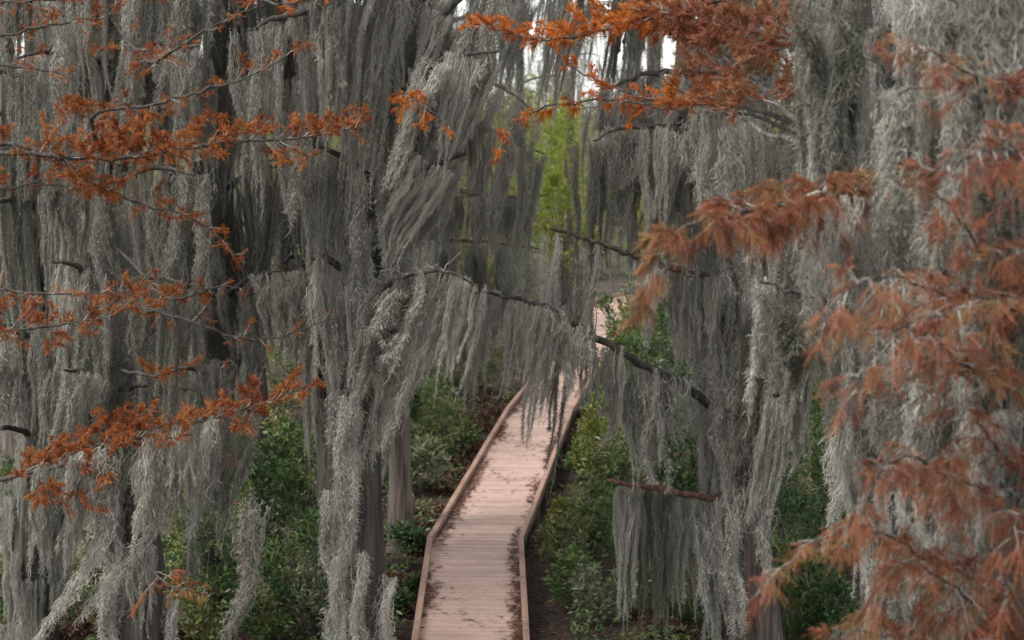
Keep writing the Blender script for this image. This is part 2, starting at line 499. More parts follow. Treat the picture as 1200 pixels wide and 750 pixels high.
def twig_system(path, twb, ndl, u0, u1, nsec, slen, dens, droop=0.0, up=0.0, flat=.35, bl=.072, bare=0.0):
    """side twigs along a branch, smaller twigs on those, needle sprays on both"""
    Ps, Ds = [], []
    for i in range(nsec):
        u = u0 + (u1 - u0) * (i + rng.random()) / nsec
        p = along(path, u); tn = unit(along(path, min(1, u + .04)) - along(path, max(0, u - .04)))
        side = unit(np.cross(tn, [0, 0, 1.])) * (1 if i % 2 else -1)
        d = unit(tn * rng.uniform(.3, 1.0) + side * rng.uniform(.4, 1.0) + np.array([0, 0, up + rng.normal() * flat]))
        L = slen * (1.15 - .7 * u) * rng.uniform(.6, 1.3)
        n = 7
        q = p + d * np.linspace(0, L, n)[:, None]
        q[:, 2] -= droop * L * np.linspace(0, 1, n) ** 2
        q[1:] += np.cumsum(rng.normal(size=(n - 1, 3)) * .012 * L, 0)
        tube(twb, q, [.0045 + .003 * L, .0018], 4, 1, cap=False)
        lst = [(q, L)]
        for k in range(int(2 + L * 5)):
            v = rng.uniform(.15, .95); p2 = along(q, v)
            tq = unit(q[-1] - q[0]); sd2 = unit(np.cross(tq, [0, 0, 1.])) * (1 if k % 2 else -1)
            d2 = unit(tq * rng.uniform(.3, .9) + sd2 * rng.uniform(.3, .9) + np.array([0, 0, up + rng.normal() * flat]))
            L2 = L * rng.uniform(.2, .48)
            q2 = p2 + d2 * np.linspace(0, L2, 5)[:, None]
            q2[:, 2] -= droop * L2 * np.linspace(0, 1, 5) ** 2
            q2[1:] += rng.normal(size=(4, 3)) * .01
            tube(twb, q2, [.003, .0014], 3, 1, cap=False)
            lst.append((q2, L2))
            if L2 > .14:
                for h in (.45, .75):
                    p3 = along(q2, h); d3 = unit(q2[-1] - q2[0] + rng.normal(size=3) * L2 * .6); q3 = p3 + d3 * np.linspace(0, L2 * .5, 4)[:, None]; tube(twb, q3, [.002, .0012], 3, 1, cap=False); lst.append((q3, L2 * .5))
        for q, L in lst:
            if rng.random() < bare: continue
            m = max(2, int(4.6 * dens * L * rng.uniform(.5, 1.5)))
            uu = rng.uniform(.25, 1, m) ** .8
            for a in uu:
                pp = along(q, a); tq = unit(q[-1] - q[0])
                Ps.append(pp); Ds.append(tq * .9 + rng.normal(size=3) * [.5, .5, .42] + np.array([0, 0, up * .6 - droop * .5]))
    if Ps:
        branchlets(ndl, np.array(Ps), np.array(Ds), rng.uniform(.6, 1.4, len(Ps)) * bl, droopy=.15 + droop * .6)

def shade_crown(mb, top, z0, h, rx, n):  # unseen foliage added above the view to darken the wood beneath
    c = np.stack([top[0] + rng.normal(size=n) * rx * .55, top[1] + rng.normal(size=n) * rx * .55, z0 + rng.random(n) * h], -1)
    per = 7
    A = unit(rng.normal(size=(n * per, 3)) * [1, 1, .5])
    leaves(mb, np.repeat(c, per, 0) + rng.normal(size=(n * per, 3)) * .15, A, .42)

def px(pts):
    return [at(*p) for p in pts]

class Tree:
    def __init__(s, label, pts, rad, bark=None, group='bald cypresses around the boardwalk', seg=18, flute=.16, cat='tree', name='bald_cypress'):
        p = px(pts) if len(pts[0]) == 3 and pts[0][0] > -9000 else pts
        p = np.array(p)
        if p[0][2] > -.2:                                   # carry the trunk down to the ground
            d = p[0] - p[1]; k = (p[0][2] + .3) / max(.4, -d[2]); p = np.vstack([p[0] + d * [.25, .25, 1] * k, p]); rad = [rad[0] * 1.25] + list(rad)
        s.path = smooth_path(p, 8); s.rad = rad
        base = s.path[0].copy(); base[2] = 0
        s.root = thing(name, base, label, cat, group)
        mb = MB()
        ts = np.cumsum(rng.normal(size=(len(s.path), 3)) * [.008, .008, 0], 0)
        s.path = s.path + ts
        tube(mb, s.path, rad, seg, 0, flute)
        s.bark = bark or BARK
        mb.build('trunk', s.bark, s.root)
    def crown(s, z0=14.6, h=6.0, rx=3.2, n=420):  # added cypress crown out of view, there to block skylight
        cr = MB(); shade_crown(cr, s.path[-1], z0, h, rx, n)
        o = cr.build('crown', NEEDLE, s.root)
        return o
    def branch(s, pts, r0=.06, r1=.012, needles=None, mat2=None, stubs=0, **kw):
        p = smooth_path(px(pts), 7)
        p[1:-1] += rng.normal(size=(len(p) - 2, 3)) * .012
        mb = MB(); nb = MB()
        tube(mb, p, [r0, (r0 + r1) * .55, r1], 8)
        for i in range(stubs):
            u = rng.uniform(.15, .95); a = along(p, u)
            d = unit(rng.normal(size=3) * [1, .5, .6] + [0, 0, .3]); l = rng.uniform(.15, .6)
            q = a + d * np.linspace(0, l, 5)[:, None]; q[1:] += np.cumsum(rng.normal(size=(4, 3)) * .02, 0)
            tube(mb, q, [.009, .003], 4, 1)
        if needles: twig_system(p, mb, nb, **kw)
        o = mb.build('branch', [mat2 or s.bark, TWIG], s.root)
        if needles and nb.v: 
            n = nb.build('needles', needles, s.root); n.parent = o; n.location = (0, 0, 0)
        return p

# ------------------------------------------------------------------ setting: ground, water
def hsum(x, y):
    return (np.sin(x*.9+1.3*np.sin(y*.37))*np.cos(y*.8+.6*np.sin(x*.5)) * .09 + np.sin(x*2.3+y*1.1)*np.cos(y*1.9-x*.7)*.05 + np.sin(x*.23+2)*np.cos(y*.19)*.12)

Lp = [on(447, 1000, DECK), on(502, 638, DECK), on(594, 483, DECK), on(680, 379, DECK), on(698, 353, DECK)]
Lp = [p[:2] for p in Lp]
dd = Lp[0] - Lp[1]; Lp[0] = Lp[1] + dd * 2.2
Lp.append(Lp[-1] + np.array([4.5, 9.0]))
Lp = np.array(Lp)
WID = 1.78
def offset(poly, w):
    out = []
    for i in range(len(poly)):
        a = unit(poly[i] - poly[i-1]) if i else unit(poly[1] - poly[0])
        b = unit(poly[i+1] - poly[i]) if i < len(poly) - 1 else a
        m = unit(a + b); nrm = np.array([m[1], -m[0]])
        out.append(poly[i] + nrm * w / max(.5, float(np.dot(m, a))))
    return np.array(out)
Rp = offset(Lp, WID)
Cp = (Lp + Rp) / 2
def walk_x(y):
    return np.interp(y, Cp[:, 1], Cp[:, 0])
def ground_z(x, y):
    z = .2 + hsum(x, y)
    dx = x - walk_x(y)
    near = (y > 10) & (y < 95)
    z = z + near * (.16 * np.exp(-((dx - 3.2) / 1.2) ** 2) - (.40 + .16 * np.sin(y * .83 + 1) + .10 * np.sin(y * 2.3)) * np.clip((29 - y) / 4, 0, 1) * np.exp(-((dx - 1.3 - .15 * np.sin(y * .7)) / .34) ** 2) - .12 * np.exp(-(dx / 1.0) ** 2))
    return z

mb = MB()
gx = np.concatenate([[-600, -250, -120, -60], np.arange(-32, 32.01, .4), [60, 120, 250, 600]])
gy = np.concatenate([[-400, -150, -50, -10], np.arange(2, 100.1, .4), [120, 160, 250, 500, 1200]])
X, Y = np.meshgrid(gx, gy)
Z = ground_z(X, Y)
nx, ny = len(gx), len(gy)
i = (np.arange(ny - 1)[:, None] * nx + np.arange(nx - 1)[None]).ravel()
mb.add(np.stack([X, Y, Z], -1), np.stack([i, i + 1, i + nx + 1, i + nx], -1))
tag(mb.build('ground', SOIL), kind='structure', label='dark swampy ground covered with leaf litter', cat='ground')
mb = MB()
mb.add([[-40, 0, 0], [40, 0, 0], [40, 110, 0], [-40, 110, 0]], [[0, 1, 2, 3]])
tag(mb.build('water', WATER), kind='structure', label='black still swamp water beside the boardwalk', cat='water')

# ------------------------------------------------------------------ boardwalk
bw = thing('boardwalk', (Cp[0][0], Cp[0][1], 0), 'narrow reddish timber boardwalk with low kerb rails bending through the swamp', 'boardwalk')
mb = MB()
for i in range(len(Lp) - 1):
    l0, l1, r0, r1 = Lp[i], Lp[i+1], Rp[i], Rp[i+1]
    n = int(np.linalg.norm((l1 + r1 - l0 - r0) / 2) / .125)
    for k in range(n):
        g = .006 * n / max(n, 1)
        u0, u1 = (k + .03) / n, (k + .97) / n
        a, b, c, d = l0+(l1-l0)*u0, r0+(r1-r0)*u0, r0+(r1-r0)*u1, l0+(l1-l0)*u1
        dz = rng.normal() * .0025
        v = [(*p, DECK + dz + z) for z in (-.04, 0) for p in (a, b, c, d)]
        mb.add(v, [[3,2,1,0],[4,5,6,7],[0,1,5,4],[1,2,6,5],[2,3,7,6],[3,0,4,7]], 0, False)
mb.build('deck', PLANK, bw)
for P, s in ((Lp, 1), (Rp, -1)):
    mb = MB(); mk = MB(); js = MB()
    Q = offset(P, s * .035); Q2 = offset(P, s * .05)
    zt = DECK + .145
    A, B = offset(P, -.05 + s * .03), offset(P, .05 + s * .03)
    for i in range(len(P) - 1):
        seg = np.linalg.norm(P[i+1] - P[i]); m = max(1, round(seg / 3.0))
        for k in range(m):
            e = .003
            u0, u1 = (k + e) / m, (k + 1 - e) / m
            dz = rng.normal() * .002
            a, b = A[i]+(A[i+1]-A[i])*u0, B[i]+(B[i+1]-B[i])*u0
            c, d = B[i]+(B[i+1]-B[i])*u1, A[i]+(A[i+1]-A[i])*u1
            v = [(*p, zt + dz + z) for z in (-.09, 0) for p in (a, b, c, d)]
            mb.add(v, [[3,2,1,0],[4,5,6,7],[0,1,5,4],[1,2,6,5],[2,3,7,6],[3,0,4,7]], 0, False)
            dirv = np.array([*unit(P[i+1]-P[i]), 0]); nv = np.array([dirv[1], -dirv[0], 0])
            for uu in (.08, .5, .92):
                c0 = (a + b) / 2 + ((c + d) / 2 - (a + b) / 2) * uu
                box(mk, (*c0, DECK + .026), dirv, nv, (0, 0, 1), .12, .044, .026)
                box(mb, (*c0, zt + dz + .003), dirv, nv, (0, 0, 1), .012, .012, .003, 1)
            # joists under the deck edge
        dirv = np.array([*unit(P[i+1]-P[i]), 0]); nv = np.array([dirv[1], -dirv[0], 0])
        c0 = (Q2[i] + Q2[i+1]) / 2
        box(js, (*c0, DECK - .14), dirv, nv, (0, 0, 1), seg / 2 - .05, .03, .09)
    mb.build('kerb_rail', [RAIL, BOLT], bw)
    mk.build('rail_block', RAIL, bw)['kind'] = 'stuff'
    js.build('side_beam', POST, bw)
    for y in np.arange(24, 60, 2.4):
        x = float(np.interp(y, Q[:, 1], Q[:, 0]))
        mb = MB(); tube(mb, [(x, y, -.8), (x, y, DECK - .045)], [.075, .075], 10)
        mb.build('support_post', POST, bw)

# needle litter lying on the deck, thick along the kerbs
mb = MB()
N = 42000
s = rng.random(N) ** .8 * 62 + 22
side = rng.random(N)
tt = np.where(side < .36, np.abs(rng.normal(size=N)) * .09, np.where(side < .86, 1 - np.abs(rng.normal(size=N)) * .09, rng.random(N)))
cl = np.sin(s * .8 + 2 * np.sin(s * .37 + tt * 3)) + .6 * np.sin(s * 3.3 + 5 * np.sin(s * .9 + tt * 9)) + .8 * np.sin(s * 9.7 + 6 * np.sin(tt * 13 + s * 1.7)) * np.sin(tt * 31 + s)
edge = np.minimum(tt, 1 - tt)
keep = (cl + rng.normal(size=N) * .55 > .3 + np.where(edge > .16, .8, 0)) & (tt > .035) & (tt < .965)
s, tt = s[keep], tt[keep]
lx = np.interp(s, Lp[:, 1], Lp[:, 0]); rx = np.interp(s, Rp[:, 1], Rp[:, 0])
c = np.stack([lx + (rx - lx) * tt, s, np.full(len(s), DECK + .012) + rng.random(len(s)) * .02], -1)
a = rng.normal(size=len(s)) * .5 + np.where(rng.random(len(s)) < .3, 1.2, 0)
d = np.stack([np.cos(a), np.sin(a), rng.normal(size=len(s)) * .12], -1) * rng.uniform(.02, .075, (len(s), 1))
e = np.stack([-np.sin(a), np.cos(a), rng.normal(size=len(s)) * .2], -1) * rng.uniform(.006, .02, (len(s), 1))
v = np.stack([c - d - e * .4, c + d - e, c + d * .8 + e, c - d * .8 + e], 1)
mb.add(v, np.arange(len(s) * 4).reshape(-1, 4), 0, False)
tag(mb.build('needle_litter', LITTER), 'dark brown fallen cypress needles lying along the boardwalk edges', 'needle litter', kind='stuff')

# ------------------------------------------------------------------ shrubs
def foliage_cloud(mb, stems, base, h, rx, n_tip, per, size, lean=0.0, shell=.55, flat=.8, low=.1):
    c = []
    k = rng.uniform(0, 6.28, (5, 3)); kf = rng.normal(size=(5, 3)) * 2.6 / max(rx, .4)
    while len(c) < n_tip:
        u = unit(rng.normal(size=3)) * rng.uniform(shell, 1) ** .6
        p = np.array([u[0] * rx, u[1] * rx * .9, h * (low + (1 - low) * (.5 + .5 * u[2]))])
        g = np.sin(kf @ p + k[:, 0]).sum()
        if g > rng.normal() * .5 - .1: c.append(p * (1 + .22 * math.tanh(g - .8)))
    c = np.array(c)
    for p in c[::max(1, len(c) // stems)][:stems]:
        yield_path = np.array([[rng.normal() * .08, rng.normal() * .08, -.1], [p[0] * .35, p[1] * .35, p[2] * .5], p])
        tube(mb, smooth_path(yield_path + base, 4), [.008 + .006 * h, .004], 5, 1)
    N = len(c) * per
    P = np.repeat(c, per, 0)
    A = rng.normal(size=(N, 3)) * [1, 1, .7] + np.repeat(unit(c * [1, 1, .5]), per, 0) * .7 + [0, 0, .35]
    A = unit(A)
    leaves(mb, base + P + A * rng.uniform(0, .05, (N, 1)) + rng.normal(size=(N, 3)) * size * .35, A, size)

def shrub(x, d, h, rx, kind, label, n=None, size=.075, per=8, group='shrubs in the swamp understorey', z0=None, name='shrub', cat='shrub'):
    X_ = (x - 600) / F * d
    b = np.array([X_, d, max(-.05, float(ground_z(np.array(X_), np.array(d))))])
    r = thing(name, b, label, cat, group)
    m = MB(); lv = MB()
    n = n or int(120 * h * rx * 1.1 + 40)
    # stems and leaves come out of one generator but are meshes of their own
    tmp = MB(); foliage_cloud(tmp, 7, b, h, rx, n, per, size)
    for (f, mi, sm), v in zip(tmp.f, tmp.v):
        tgt = m if mi == 1 else lv
        tgt.add(v, f - f.min(), 0, sm)
    m.build('stem', BARK_GREY, r); lv.build('leaves', LEAF[kind], r)
    return r

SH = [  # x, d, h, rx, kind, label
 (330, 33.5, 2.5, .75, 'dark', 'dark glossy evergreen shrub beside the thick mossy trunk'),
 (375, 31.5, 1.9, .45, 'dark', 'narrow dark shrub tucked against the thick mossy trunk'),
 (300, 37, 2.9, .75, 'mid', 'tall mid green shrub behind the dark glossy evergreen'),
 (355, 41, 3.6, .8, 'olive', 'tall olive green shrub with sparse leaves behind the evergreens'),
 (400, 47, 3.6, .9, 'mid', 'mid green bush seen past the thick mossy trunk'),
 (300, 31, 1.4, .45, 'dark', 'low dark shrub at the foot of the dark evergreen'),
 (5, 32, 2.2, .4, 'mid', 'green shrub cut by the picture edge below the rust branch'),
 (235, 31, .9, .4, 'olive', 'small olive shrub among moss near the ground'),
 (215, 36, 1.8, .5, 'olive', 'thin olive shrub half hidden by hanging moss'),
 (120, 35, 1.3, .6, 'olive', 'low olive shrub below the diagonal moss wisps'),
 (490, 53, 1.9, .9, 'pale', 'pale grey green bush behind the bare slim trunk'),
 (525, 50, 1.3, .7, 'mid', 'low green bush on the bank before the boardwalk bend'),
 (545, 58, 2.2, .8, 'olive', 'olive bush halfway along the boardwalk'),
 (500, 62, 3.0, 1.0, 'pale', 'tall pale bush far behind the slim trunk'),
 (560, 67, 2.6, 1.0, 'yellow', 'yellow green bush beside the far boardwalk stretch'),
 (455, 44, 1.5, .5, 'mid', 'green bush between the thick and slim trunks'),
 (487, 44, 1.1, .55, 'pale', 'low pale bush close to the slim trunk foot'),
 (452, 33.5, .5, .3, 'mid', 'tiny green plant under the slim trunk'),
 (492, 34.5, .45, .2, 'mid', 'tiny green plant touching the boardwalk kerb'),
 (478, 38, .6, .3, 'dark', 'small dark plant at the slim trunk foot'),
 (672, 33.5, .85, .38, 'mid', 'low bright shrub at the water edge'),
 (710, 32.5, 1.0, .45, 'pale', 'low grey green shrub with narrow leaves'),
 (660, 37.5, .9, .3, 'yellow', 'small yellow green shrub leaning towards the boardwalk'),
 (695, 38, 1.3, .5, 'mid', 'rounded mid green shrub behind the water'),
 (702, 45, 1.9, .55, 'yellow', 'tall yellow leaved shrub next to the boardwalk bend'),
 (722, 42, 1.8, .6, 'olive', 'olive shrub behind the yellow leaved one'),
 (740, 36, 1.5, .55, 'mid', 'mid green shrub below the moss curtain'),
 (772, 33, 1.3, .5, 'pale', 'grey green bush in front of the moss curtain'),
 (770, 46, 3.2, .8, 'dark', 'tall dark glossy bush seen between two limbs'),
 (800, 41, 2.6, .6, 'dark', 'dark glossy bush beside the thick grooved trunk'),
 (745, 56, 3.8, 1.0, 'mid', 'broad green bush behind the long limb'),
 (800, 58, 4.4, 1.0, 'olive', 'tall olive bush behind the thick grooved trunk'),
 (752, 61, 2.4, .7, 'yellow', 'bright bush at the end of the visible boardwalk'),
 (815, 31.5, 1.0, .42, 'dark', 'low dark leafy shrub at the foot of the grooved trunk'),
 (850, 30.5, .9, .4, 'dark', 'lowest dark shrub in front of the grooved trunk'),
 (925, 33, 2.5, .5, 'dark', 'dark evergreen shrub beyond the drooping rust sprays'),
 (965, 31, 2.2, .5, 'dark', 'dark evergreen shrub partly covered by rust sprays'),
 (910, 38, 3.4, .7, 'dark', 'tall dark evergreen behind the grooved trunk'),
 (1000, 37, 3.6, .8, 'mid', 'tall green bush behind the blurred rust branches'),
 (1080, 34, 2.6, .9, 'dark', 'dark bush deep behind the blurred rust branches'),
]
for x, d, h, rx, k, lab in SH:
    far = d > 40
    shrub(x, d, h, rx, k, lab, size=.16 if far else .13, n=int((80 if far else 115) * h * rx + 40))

EX = 'shrubs crowding both sides of the boardwalk'
for i in range(72):
    d = rng.uniform(31, 60); k = i % 3
    x = [rng.uniform(-60, 420), 0, rng.uniform(860, 1180)][k] if k != 1 else 0
    if k == 1:
        X_ = walk_x(d) + (rng.uniform(1.55, 3.0) if i % 2 else -rng.uniform(1.9, 4.2)); x = 600 + X_ * F / d
        if i % 2 == 0 and d < 42: x -= 10
    shrub(x, d, rng.uniform(.8, 1.9), rng.uniform(.4, .8), ['mid', 'olive', 'dark', 'pale', 'mid'][i % 5], ['leafy green shrub crowding the side of the boardwalk', 'low green shrub under the moss away from the boardwalk'][0 if k == 1 else 1],
          size=.115, n=130, group=EX if k == 1 else 'low shrubs under the hanging moss')

mb = MB(); N = 76000
uy = 27 + 45 * rng.random(N) ** 1.3; ux = walk_x(uy) * .6 + rng.normal(size=N) * 7.5
kk = (np.sin(ux * 1.7 + 2 * np.sin(uy * .6)) + np.sin(uy * 1.3 + ux * .6) + rng.normal(size=N) * .7 > -.35) & ((ux - walk_x(uy) < -1.15) | (ux - walk_x(uy) > 1.6))
ux, uy = ux[kk], uy[kk]
hgt = (.08 + .5 * rng.random(len(ux)) * (1 + .6 * np.sin(ux * 2.3) * np.sin(uy * 1.9)))
leaves(mb, np.stack([ux, uy, np.maximum(ground_z(ux, uy), -.02) + hgt], -1), rng.normal(size=(len(ux), 3)) * [1, 1, .5] + [0, 0, .2], .12)
tag(mb.build('undergrowth', LEAF['mid']), 'low green leafy undergrowth covering the swamp floor', 'undergrowth', kind='stuff')

# dead ferns and root tangles on the bank: three meshes, copied
def fern_mesh():
    m = MB()
    nf = 34
    a = rng.uniform(0, 6.28, nf); l = rng.uniform(.35, .8, nf)
    t = np.linspace(0, 1, 7)
    P = np.stack([np.cos(a)[:, None] * l[:, None] * t * .75, np.sin(a)[:, None] * l[:, None] * t * .75,
                  l[:, None] * (1.15 * t - 1.15 * t ** 2 * rng.uniform(.7, 1.25, (nf, 1)))], -1)
    ribbons(m, P + rng.normal(size=(nf, 1, 3)) * .05, .012)
    q = P[:, 1:].reshape(-1, 3); q = np.repeat(q, 6, 0)
    d = unit(rng.normal(size=q.shape) + [0, 0, -.4])
    leaves(m, q, d, .10)
    return m.mesh('dead_fern', LEAF['dead'])
FM = [fern_mesh() for _ in range(3)]
def fern(x, y, s):
    o = bpy.data.objects.new('dead_fern', FM[int(rng.integers(3))]); COL.objects.link(o)
    o.location = (x, y, float(max(-.05, ground_z(np.array(x), np.array(y))))); o.scale = (s, s, s * rng.uniform(.8, 1.3)); o.rotation_euler = (0, 0, rng.uniform(0, 6.28))
    side = 'bank' if x < walk_x(y) else 'water side'
    tag(o, 'brown withered fern clump on the mossy bank by the boardwalk' if side == 'bank' else 'brown withered fern clump between green shrubs past the water', 'fern',
        'withered ferns on the bank' if side == 'bank' else 'withered ferns past the water')
for i in range(46):
    y = rng.uniform(29, 60); fern(walk_x(y) - 1.25 - abs(rng.normal()) * .7, y, rng.uniform(.5, 1.15))
for i in range(30):
    y = rng.uniform(28, 44); fern(rng.uniform(-8.5, -2.5) * y / 30, y, rng.uniform(.6, 1.3))
for i in range(22):
    y = rng.uniform(31, 60); fern(walk_x(y) + 2.6 + rng.random() * 2.6, y, rng.uniform(.5, 1.0))

# leaves afloat on the water
mb = MB(); N = 3000
fy = rng.uniform(24, 62, N); fx = walk_x(fy) + rng.uniform(.6, 2.2, N)
kk = (np.sin(fy * 2.1 + fx * 3) + np.sin(fy * .9 - fx * 5) + rng.normal(size=N) * .6 > .55) & (ground_z(fx, fy) < .03)
leaves(mb, np.stack([fx, fy, np.full(N, .006) + rng.random(N) * .012], -1)[kk], (rng.normal(size=(N, 3)) * [1, 1, .04])[kk], .085)
tag(mb.build('floating_leaves', LEAF['dead']), 'brown leaves floating on the black water', 'fallen leaves', kind='stuff')

# leaf litter on the ground
mb = MB(); N = 60000
gy_ = rng.uniform(26, 70, N); gx_ = walk_x(gy_) * .5 + rng.normal(size=N) * 5
gz_ = ground_z(gx_, gy_) + .015
k = gz_ > 0
leaves(mb, np.stack([gx_, gy_, gz_], -1)[k], rng.normal(size=(k.sum(), 3)) * [1, 1, .25], .09)
tag(mb.build('leaf_litter', LEAF['dead']), 'brown fallen leaves covering the swamp floor', 'leaf litter', kind='stuff')

#@@TREES
# ------------------------------------------------------------------ near cypresses, their limbs and their moss
T1 = Tree('thick cypress wrapped in grey moss standing close beside the boardwalk bend', [(430, 800, 27), (424, 600, 27), (428, 450, 27), (432, 340, 27), (446, 220, 27), (470, 110, 27), (492, 0, 27), (510, -160, 27)],
          [.34, .26, .23, .22, .22, .20, .18, .15])
W1 = 'on the thick trunk beside the bend'
p = T1.branch([(482, 40, 27), (400, 5, 26), (330, 20, 25.4), (290, 35, 25)], .08); moss_row(p, 9, 2.1, .7, 'from the upper limb of the thick mossy cypress', 3)
p = T1.branch([(478, 70, 27), (530, 5, 26.6), (600, -25, 26.4)], .08); moss_row(p, 8, 2.3, .6, 'from the raised limb beside the bright gap', 17)
p = T1.branch([(500, -40, 27), (430, -70, 26), (345, -60, 25.5)], .08); moss_row(p, 8, 2.8, .75, 'from the topmost limb of the thick mossy cypress', 4)
p = T1.branch([(470, 110, 27), (520, 70, 26), (585, 60, 26)], .06); moss_row(p, 7, 1.7, .5, 'from the slanting limb under the raised one', 20)
p = T1.branch([(448, 215, 27), (400, 185, 26.5), (350, 160, 26)], .07); moss_row(p, 6, 1.8, .6, 'from the limb above the green gap', 3)
p = T1.branch([(446, 220, 27), (500, 195, 26.5), (546, 178, 26.3)], .06, .05); moss_row(p, 7, 1.7, .55, 'from the cut limb with a dark end', 22)
p = T1.branch([(434, 335, 27), (410, 322, 26.8), (385, 304, 26.6), (360, 302, 26.5)], .07, .03); moss_row(p, 6, 1.5, .45, 'from the short arched limb', 1)
p = T1.branch([(432, 350, 27), (470, 325, 26.3), (520, 318, 26), (560, 335, 26)], .05, .01, stubs=9); moss_row(p, 7, 1.6, .5, 'from the twiggy limb over the thick trunk', 15)
p = T1.branch([(430, 400, 27), (465, 385, 26.5), (500, 372, 26.3)], .05, .01); moss_row(p, 5, 1.3, .45, 'from the low twig of the thick trunk', 17)
moss_coat(T1.path, T1.rad, 24, 1.9, .3, W1, (.1, .8), 2)

T2 = Tree('slim bare grey cypress trunk between the thick one and the boardwalk', [(472, 668, 38.5), (471, 560, 38.5), (468, 430, 38.5), (470, 250, 38.5), (474, 60, 38.5), (476, -120, 38.5)], [.32, .21, .185, .17, .15, .12], BARK_GREY)
p = T2.branch([(470, 215, 38.5), (530, 222, 37), (600, 232, 36), (640, 228, 36)], .07); moss_row(p, 10, 1.6, .6, 'from the level limb above the boardwalk', 3)
p = T2.branch([(472, 130, 38.5), (540, 140, 37), (600, 165, 36), (638, 180, 35.5)], .07); moss_row(p, 10, 1.9, .5, 'from the sloping limb below the bright gap', 10)
p = T2.branch([(469, 330, 38.5), (520, 350, 37), (580, 350, 36)], .06); moss_row(p, 9, 1.9, .6, 'from the low limb of the slim trunk', 4)
p = T2.branch([(469, 290, 38.5), (520, 282, 37.5), (580, 285, 36.8), (632, 292, 36.2)], .055); moss_row(p, 10, 1.7, .5, 'from the limb below the level one', 4, (.15, 1))
p = T2.branch([(468, 425, 38.5), (456, 420, 38), (440, 425, 37.6)], .03); moss_row(p, 4, 2.2, .3, 'on the slim bare trunk', 3)
moss_coat(T2.path, T2.rad, 6, 1.5, .3, 'on the slim bare trunk', (.42, .75), 0)

p = T2.branch([(474, 40, 38.5), (540, 20, 37.5), (600, 0, 37), (650, -10, 36.5)], .06); moss_row(p, 8, 1.7, .4, 'from the top limb under the bright sky', 8, (.2, 1))
p = T2.branch([(473, 100, 38.5), (560, 95, 36), (600, 110, 35), (625, 130, 34.5)], .05); moss_row(p, 7, 1.6, .35, 'from the forked limb under the bright sky', 6, (.25, .95))
T3 = Tree('thick grooved cypress with mossy trunk and bare limbs reaching over the boardwalk', [(884, 800, 29.5), (870, 650, 29.5), (858, 500, 29.5), (848, 400, 29.5), (840, 300, 29.5), (836, 150, 29.5), (842, 0, 29.5), (848, -160, 29.5)],
          [.52, .42, .38, .33, .28, .25, .22, .18], BARK_RED, flute=.22)
p = T3.branch([(864, 592, 29.5), (800, 578, 28.5), (755, 570, 28.2), (735, 568, 28.1), (711, 562, 28)], .055, .022, mat2=LIMB_RED, stubs=2); moss_row(p, 13, 1.75, .5, 'from the broken red limb low over the shrubs', 0, (.08, .88), front=1)
p = T3.branch([(846, 485, 29.5), (800, 452, 28.6), (750, 425, 28), (690, 390, 27.5), (640, 360, 27.2), (590, 347, 27), (530, 338, 27)], .075, .015, stubs=6, mat2=BARK)
moss_row(p, 7, 1.6, .6, 'from the long dark limb crossing the boardwalk', 1, (.32, .5), front=1); moss_row(p, 11, 1.15, .45, 'from the thin end of the long dark limb', 5, (.6, 1))
moss_row(p, 3, 1.6, .3, 'from the thick root of the long dark limb', 1, (.05, .3), front=1)
hang(along(p, .36) + [0, 0, .02], 1.7, .34, '', 1, 'narrow', label='thick dark moss hank past the pale far end of the boardwalk', thick=1.3)
hang(along(p, .70), 1.7, .24, '', 10, 'narrow', label='thin moss wisp trailing onto the view of the deck')
hang(along(p, .76), 2.1, .22, '', 6, 'narrow', label='longest thin moss wisp crossing the kerb rail')
p = T3.branch([(842, 330, 29.5), (790, 315, 28.5), (745, 300, 28), (700, 284, 27.6), (645, 268, 27.4)], .06, .02, stubs=4)
hang(along(p, .80), 2.5, .24, '', 5, 'narrow', yaw=.1, label='dense grey moss hank next to the dark tail over the deck', thick=1.1)
hang(along(p, .90) + [0, .1, -.25], 3.5, .24, '', 6, 'narrow', yaw=-.1, label='long dark moss tail dropping furthest over the boardwalk deck', thick=1.1)
hang(along(p, .98), 2.0, .20, '', 4, 'narrow', yaw=.2, label='slim moss hank at the tip of the limb over the boardwalk', thick=1.0)
moss_row(p, 7, 1.25, .45, 'from the limb above the long dark one', 2, (.05, .56))
p = T3.branch([(837, 160, 29.5), (780, 150, 28.6), (725, 150, 28), (695, 165, 27.8)], .06); moss_row(p, 12, 1.9, .55, 'from the middle limb of the grooved cypress', 10)
p = T3.branch([(842, -30, 29.5), (760, -60, 29), (690, -45, 28.6), (645, -30, 28.4)], .06); moss_row(p, 8, 2.3, .55, 'from the top limb reaching over the boardwalk', 7, (.3, 1))
p = T3.branch([(838, 90, 29.5), (770, 85, 29), (705, 105, 28.8)], .06); moss_row(p, 10, 1.8, .6, 'from the high limb of the grooved cypress', 8)
p = T3.branch([(838, 215, 29.5), (900, 175, 28), (950, 190, 26), (985, 205, 25)], .06); moss_row(p, 10, 2.0, .65, 'from the limb beside the tall moss column', -1)
p = T3.branch([(842, -20, 29.5), (910, -50, 28), (1000, -30, 26)], .08); moss_row(p, 9, 2.6, .8, 'from the topmost limb of the grooved cypress', 0)
p = T3.branch([(846, 400, 29.5), (900, 370, 28.8), (960, 365, 28)], .06); moss_row(p, 9, 2.0, .55, 'from the limb behind the blurred rust sprays', 4)
p = T3.branch([(855, 480, 29.5), (905, 465, 28.8), (950, 470, 28.2)], .05); moss_row(p, 6, 1.5, .4, 'from the low twig past the grooved trunk', 6)
moss_coat(T3.path, T3.rad, 40, 2.0, .34, 'clinging to the grooved trunk', (.22, .85), 0)

